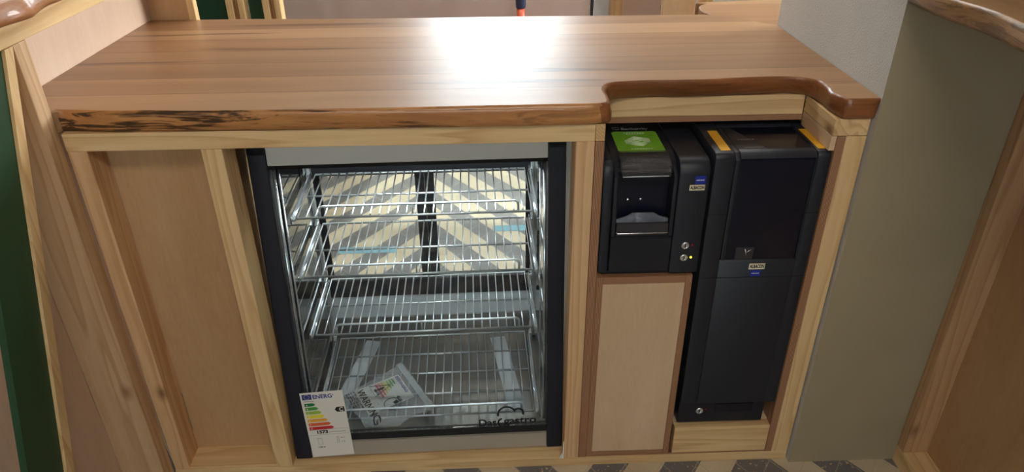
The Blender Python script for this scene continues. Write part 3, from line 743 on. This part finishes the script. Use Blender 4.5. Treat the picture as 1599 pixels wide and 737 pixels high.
gd.build('roller', 'chrome', BN)
sl = MB().prism([(-.0, .786), (.004, .797), (.03, .806), (.056, .8085), (.056, .8015), (.03, .793), (.01, .786)], 'X', .2475, .3465, .0015).build('slot_lid', 'smoke', BN)
MB().prism([(.002, .776), (.002, .7855), (.04, .79), (.04, .776)], 'X', .25, .345, .001).build('slot_body', 'dgrey', BN)
MB().tube([(.252, .0015, .7775), (.34, .0005, .7785)], .0011, 6).build('slot_light_bar', 'alu', BN)
# green label on the sloped top
yA, yB_, zL = .062, .178, .8016
def rrect(xa, xb, ya, yb_, r, n=5):
    o = []
    for cx, cy, a0 in ((xb-r, yb_-r, 0), (xa+r, yb_-r, 90), (xa+r, ya+r, 180), (xb-r, ya+r, 270)):
        for k in range(n+1):
            a = math.radians(a0+90*k/n); o.append((cx+r*math.cos(a), cy+r*math.sin(a)))
    return o
gl = MB().poly([(x, y, zL) for x, y in rrect(.2525, .3465, .064, .172, .009)], (0, 0, 1), .0006).build('green_label', 'lime', BN)
ill = MB()
def iso(cx, cy, a, b):  # small outline of stacked notes
    return [(cx-a, cy, zL+.001), (cx-.2*a, cy+b, zL+.001), (cx+a, cy+.35*b, zL+.001), (cx+.2*a, cy-b*.7, zL+.001)]
for k in range(4): ill.tube([(x, y-.005*k, z) for x, y, z in iso(.3, .122, .026, .02)], .0009, 5, closed=True)
ill.tube([(.3+.008*math.cos(2*PI*k/16), .124+.007*math.sin(2*PI*k/16), zL+.001) for k in range(16)], .0008, 5, closed=True)
for yy, xa, xb in ((.162, .278, .322), (.156, .282, .318), (.078, .28, .32)):
    k = xa
    while k < xb: ill.poly([(k, yy, zL+.0007), (k+.004, yy, zL+.0007), (k+.004, yy+.0028, zL+.0007), (k, yy+.0028, zL+.0007)], (0, 0, 1), .0002); k += .0056
ill.build('label_drawing', 'lgreen', gl)
MB().add(text_mesh('Bankovky', .0165, (.276, .184, .8014), (1, 0, 0), (0, 1, 0), .0002, .0003, .058)).tube([(.259, .185, .8014), (.272, .185, .8014), (.272, .197, .8014), (.259, .197, .8014)], .0006, 5, closed=True).build('top_lettering', 'wprint', BN)
def lock(parent, x, y, z, r=.0075):
    k = MB().lathe([(r*1.12, 0), (r*1.12, -.0015), (r, -.0035), (r*.55, -.0038), (r*.5, -.003)], 'Y', (x, y, z)).build('lock', 'chrome', parent)
    MB().box(x-.0009, x+.0009, y-.0048, y-.0032, z-r*.5, z+r*.5, .0002).build('keyhole', 'rubber', k)
def led(parent, x, y, z, m, nm, r=.0026): MB().lathe([(r, 0), (r, -.001), (r*.6, -.0022), (.0003, -.0026)], 'Y', (x, y, z), 14).build(nm, m, parent)
lock(BN, .3895, .002, .6215); lock(BN, .3895, .002, .5925)
led(BN, .4045, .002, .6215, 'red', 'red_lamp'); led(BN, .4045, .002, .5925, 'led', 'lit_lamp')
def stickers(parent, xa, za, yb, order):
    # blue square and cream strip with lettering
    (bx0, bx1, bz0, bz1), (cx0, cx1, cz0, cz1) = order
    b = MB().poly([(bx0, yb, bz0), (bx1, yb, bz0), (bx1, yb, bz1), (bx0, yb, bz1)], (0, -1, 0), .0004).build('blue_sticker', 'blue', parent)
    k = MB(); wv = (bx1-bx0)*.11
    for q in range(6): k.poly([(bx0+(bx1-bx0)*.14+q*wv*1.12, yb-.0004, (bz0+bz1)/2-.001), (bx0+(bx1-bx0)*.14+q*wv*1.12+wv*.9, yb-.0004, (bz0+bz1)/2-.001), (bx0+(bx1-bx0)*.14+q*wv*1.12+wv*.9, yb-.0004, (bz0+bz1)/2+.0006+.0006*(q % 2)), (bx0+(bx1-bx0)*.14+q*wv*1.12, yb-.0004, (bz0+bz1)/2+.0006)], (0, -1, 0), .0002)
    k.build('lettering', 'wprint', b)
    c = MB().poly([(cx0, yb, cz0), (cx1, yb, cz0), (cx1, yb, cz1), (cx0, yb, cz1)], (0, -1, 0), .0004).build('cream_sticker', 'cream', parent)
    MB().add(text_mesh('ALBACON', (cz1-cz0)*.8, (cx0+.002, yb-.0006, cz0+(cz1-cz0)*.25), (1, 0, 0), (.15, 0, 1), .0001, .0004, (cx1-cx0)*.9)).build('lettering', 'print', c)
stickers(BN, 0, 0, .0018, ((.392, .4135, .7775, .795-.014), (.3815, .4135, .7625, .7755)) if False else ((.3925, .4135, .7590, .7765), (.3835, .4135, .7455, .7575)))

# ------------------------------------------------------------------ coin machine
CM = thing('coin_machine', 'tall black coin machine with two yellow stripes standing right of the banknote machine', 'payment machine', (.54, .18, .1148))
X0, X1 = .4265, .650
t = .822; rr = .012
c = MB()
c.prism(round_prof(.0, .4, .19, t, rr), 'X', X0, .4655, .003)
c.prism(round_prof(.0, .4, .19, t, rr), 'X', .624, X1, .003)
c.box(.465, .6245, .04, .4, .56, .800, .001)
c.prism([(.145, .79), (.142, t-.003), (.146, t), (.4, t), (.4, .79)], 'X', .465, .6245, .001)
c.prism([(.0, .19), (.0, .578), (.004, .583), (.06, .583), (.06, .19)], 'X', .465, .6245, .001)
c.build('housing', 'black', CM, smooth=True)
sm = MB()
for za in (.691, .541):
    if za > .6: sm.box(X0+.001, .466, -.0004, .002, za-.0008, za+.0008, 0).box(.624, X1-.001, -.0004, .002, za-.0008, za+.0008, 0)
    else: sm.box(X0+.001, X1-.001, -.0004, .002, za-.0008, za+.0008, 0)
sm.build('panel_seam', 'rubber', CM)
hd = MB()
hd.prism([(.002, .584), (.002, .806), (.012, .818), (.026, .818), (.026, .808), (.014, .8), (.012, .584)], 'X', .476, .621, .0015)
hd.build('hood', 'gloss', CM)
rim = MB()
for xa, xb in ((.4662, .4758), (.6212, .6238)): rim.prism([(.0, .584), (.0, .808), (.012, .82), (.14, .82), (.14, .584)], 'X', xa, xb, .0015)
rim.prism([(.0005, .8105), (.011, .8205), (.026, .8205), (.026, .816), (.013, .816)], 'X', .476, .621, .0005)
rim.build('hood_frame', 'black', CM, smooth=True)
tl = MB().box(.476, .621, .027, .141, .812, .8185, .001).build('top_lid', 'gloss', CM)
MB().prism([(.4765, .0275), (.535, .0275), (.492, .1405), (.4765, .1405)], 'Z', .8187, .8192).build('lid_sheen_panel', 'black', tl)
for xa, xb in ((.4395, .4585), (.6275, .6465)):
    MB().poly([(xa, .016, t+.0002), (xb, .016, t+.0002), (xb, .116, t+.0002), (xa, .116, t+.0002)], (0, 0, 1), .0008).build('yellow_stripe', 'yellow', CM)
lt_ = MB().add(text_mesh('COIN', .009, (.483, .075, .8195), (1, 0, 0), (0, 1, 0), .0001, 0, .03)) if False else MB()
lt_.poly([(.492, .034, .8195), (.528, .034, .8195), (.528, .0365, .8195), (.492, .0365, .8195)], (0, 0, 1), .0002)
for k in range(6): lt_.poly([(.49+k*.0058, .073, .8195), (.494+k*.0058, .073, .8195), (.494+k*.0058, .077, .8195), (.49+k*.0058, .077, .8195)], (0, 0, 1), .0002)
lt_.build('lid_print', 'pgrey', CM)
lo_ = MB()
for k in range(3): lo_.tube([(.602+k*.013+.006*math.cos(2*PI*j/16), .183+.004*math.sin(2*PI*j/16), t+.0006) for j in range(16)], .0006, 5, closed=True)
lo_.build('top_logo', 'pgrey', CM)
cup = MB().prism([(.001, .585), (.0, .612), (.004, .614), (.006, .59), (.03, .588), (.03, .584)], 'X', .495, .533, .001).build('coin_cup', 'dgrey', CM)
MB().tube([(.514, -.0005, .61), (.516, -.001, .602), (.518, -.0005, .594)], .0009, 6).tube([(.516, -.001, .602), (.526, -.001, .609)], .0007, 6).build('cup_spring', 'chrome', cup)
stickers(CM, 0, 0, -.0003, ((.5335, .5545, .5435, .5585), (.5285, .5615, .5605, .5745)))
# lower base, set back, with chamfered right corner
bs = MB().prism([(X0+.001, .186), (X1-.001, .24), (X1-.001, .19), (.637, .185), (.637, .1895), (X0+.001, .1895)], 'Y', .0, .3) if False else MB()
bs.box(X0+.002, .632, .012, .36, .1205, .189, .002)
bs.box(X0+.004, X1-.003, .02, .38, .186, .195, .001)
bs.build('base', 'blackS', CM)
MB().box(.515, .605, .0105, .0125, .150, .178, .001).build('base_slot', 'gloss', CM)
lock(CM, .478, .012, .158, .008); led(CM, .494, .012, .161, 'red', 'red_lamp', .0022)
for xa in (.45, .61):
    MB().lathe([(.006, .1148), (.006, .121)], 'Z', (xa, .03, 0), 12).build('foot', 'rubber', CM)

# ------------------------------------------------------------------ beyond the counter
def green_shutter(x, label, wg, y=2.0, first=True):
    t = thing('green_board', label, 'board', (x, y, 0), 'upright green boards beyond the worktop')
    MB().box(x, x+wg, y, y+.02, 0, .95).build('painted_panel', 'green', t)
    MB().box(x+wg, x+wg+.028, y-.04, y+.02, 0, .95).build('edge_strip', 'pineZ', t)
    MB().box(x+wg+.028, x+wg+.05, y-.005, y+.018, 0, .95).build('inner_strip', 'pineZd', t)
    MB().box(x+wg+.05, x+wg+.076, y-.04, y+.02, 0, .95).build('edge_strip', 'pineZ', t)
    return t
green_shutter(-1.27, 'upright green board with pine edge strips behind the worktop, nearest the left bar', .15)
green_shutter(-1.036, 'upright green board with pine edge strips behind the worktop, beside the brown board', .07)
bp = thing('wrapped_board', 'wide brown board wrapped in clear film standing beyond the worktop', 'board', (-.28, 2.75, 0))
MB().box(-1.12, .56, 2.75, 2.79, 0, .60, .002).build('board', 'brown', bp)
MB().box(.556, .572, 2.74, 2.80, 0, .62, .002).build('dark_edge', 'rubber', bp)
bm = bmesh.new(); rows = {}
NX, NZ = 120, 16
for i in range(NX+1):
    for j in range(NZ+1):
        x = -1.13+1.68*i/NX; z = .002+.615*j/NZ
        y = 2.738-.02*abs(noise.noise(Vector((x*6, z*1.5, 1.7))))-.01*abs(noise.noise(Vector((x*22+z*6, z*2, 5))))
        rows[i, j] = bm.verts.new((x, y, z))
for i in range(NX):
    for j in range(NZ):
        f = bm.faces.new((rows[i, j], rows[i+1, j], rows[i+1, j+1], rows[i, j+1])); f.smooth = True
MB().add(bm).build('film', 'wrap', bp)
pl = thing('orange_pole', 'orange pole with navy grip standing in front of the brown board', 'pole', (.165, 2.62, 0))
MB().lathe([(.021, 0), (.021, .44), (.021, .515)], 'Z', (.172, 2.62, 0)).build('shaft', 'orange', pl)
MB().lathe([(.0215, .516), (.026, .522), (.0275, .58), (.026, .66), (.02, .67)], 'Z', (.172, 2.62, 0)).build('grip', 'navygrip', pl)
# bench carcass at the right: white side, pine edge, grey back, orange post
cb = thing('open_cabinet', 'open cabinet with white side and orange pine post beyond the worktop at right', 'cabinet', (.63, 1.7, 0))
MB().box(.425, .485, 1.7, 1.72, 0, .9).build('white_panel', 'alu', cb)
MB().box(.485, .523, 1.6, 1.72, 0, .9).build('edge_strip', 'pineZd', cb)
MB().box(.5235, .70, 1.72, 1.74, 0, .9, .0005).build('back_panel', 'brown', cb)
MB().box(.7005, .83, 1.69, 1.71, 0, .9, .0005).build('side_panel', 'birch', cb)
MB().box(.83, .872, 1.6, 1.66, 0, .9).build('post', 'pineZw', cb)
for x, y, ww, lb_ in ((-.57, 1.03, .21, 'pale blue strip on the chevron floor, left of the fridge centre upright'), (.0, 1.17, .16, 'pale blue strip on the chevron floor, right of the fridge centre upright')):
    bt = MB().box(x, x+ww, y, y+.045, .0002, .0009, .0002).build('blue_strip', plain('blue_strip', lin(120, 168, 186), .6), base=(x+ww/2, y, 0))  # flat pale blue strip on the tiles
    tag(bt, lb_, 'tape', 'blue strips on the floor')
# neighbouring oak table
tb = thing('oak_table', 'pale oak table with rounded corner beyond the worktop beside the pillar', 'table', (.95, .9, 0))
prof = [(.608, .80), (.604, .83), (.612, .88), (.64, .915), (.69, .94), (1.5, .985), (1.5, .64), (.73, .62), (.66, .68), (.625, .745)]
prof = [(p.x, p.y) for p in spline([(a, b, 0) for a, b in prof+[prof[0]]], 3)][:-1]
MB().prism(prof, 'Z', .862, .9, .004).build('table_top', 'oak', tb)
for lx, ly in ((.78, .86), (1.4, .9), (.84, .70), (1.4, .70)): MB().box(lx, lx+.05, ly-.05, ly, 0, .8615).build('leg', 'pineZ', tb)
MB().box(.8305, 1.4, .80, .82, .78, .8615).build('apron', 'pineX', tb)

# ------------------------------------------------------------------ light
W = bpy.data.worlds.new('sky'); S.world = W; W.use_nodes = True
bgn = W.node_tree.nodes['Background']; bgn.inputs[0].default_value = (.86, .94, 1, 1); bgn.inputs[1].default_value = 11
def area(name, loc, rot, sx, sy, power, col=(1, 1, 1)):
    l = bpy.data.lights.new(name, 'AREA'); l.shape = 'RECTANGLE'; l.size = sx; l.size_y = sy; l.energy = power; l.color = col
    o = bpy.data.objects.new(name, l); COL.objects.link(o); o.location = loc; o.rotation_euler = rot; return o
sn = bpy.data.lights.new('sun', 'SUN'); sn.energy = 5.5; sn.angle = .02; sn.color = (1, .95, .86)
so = bpy.data.objects.new('sun', sn); COL.objects.link(so)
so.rotation_euler = Vector((-.10, -1, -1.15)).to_track_quat('-Z', 'Y').to_euler()
area('pendant_lamp_front', (.2, -1.6, 2.4), (math.radians(32), 0, 0), .8, .35, 15, (1, .92, .8))
area('fill_light_guest', (.1, 1.55, 2.66), (0, 0, 0), 2.4, .6, 46, (1, .97, .93))  # added overhead fill that brightens the floor beyond the counter
area('fill_light_east', (4.3, 2.15, 1.85), (0, PI/2, 0), 1.3, 1.7, 260, (1, .95, .92))  # added fill outside the east opening, brightens the left panel
area('fridge_lamp', (-.17, .19, .785), (0, 0, 0), .5, .02, 2.0, (.92, .97, 1))

# ------------------------------------------------------------------ camera
pitch, yaw, roll = math.radians(30.009), math.radians(1.71), math.radians(-.498)
f = Vector((math.sin(yaw)*math.cos(pitch), math.cos(yaw)*math.cos(pitch), -math.sin(pitch)))
r0 = Vector((math.cos(yaw), -math.sin(yaw), 0)); u0 = r0.cross(f)
r = r0*math.cos(roll)+u0*math.sin(roll); u = r.cross(f)
cam = bpy.data.cameras.new('camera'); cam.sensor_width = 36; cam.lens = 1129/1599*36; cam.clip_start = .01
co = bpy.data.objects.new('camera', cam); COL.objects.link(co)
mt = Matrix((( r.x, u.x, -f.x, 0), (r.y, u.y, -f.y, -1.25), (r.z, u.z, -f.z, 1.376), (0, 0, 0, 1)))
co.matrix_world = mt
S.camera = co
S.view_settings.view_transform = 'Standard'; S.view_settings.look = 'None'
S.view_settings.exposure = 0; S.view_settings.gamma = 1; S.view_settings.use_curve_mapping = False
S.cycles.use_denoising = True
S.cycles.max_bounces = 10; S.cycles.transparent_max_bounces = 24; S.cycles.diffuse_bounces = 4; S.cycles.glossy_bounces = 6
S.cycles.sample_clamp_indirect = 6
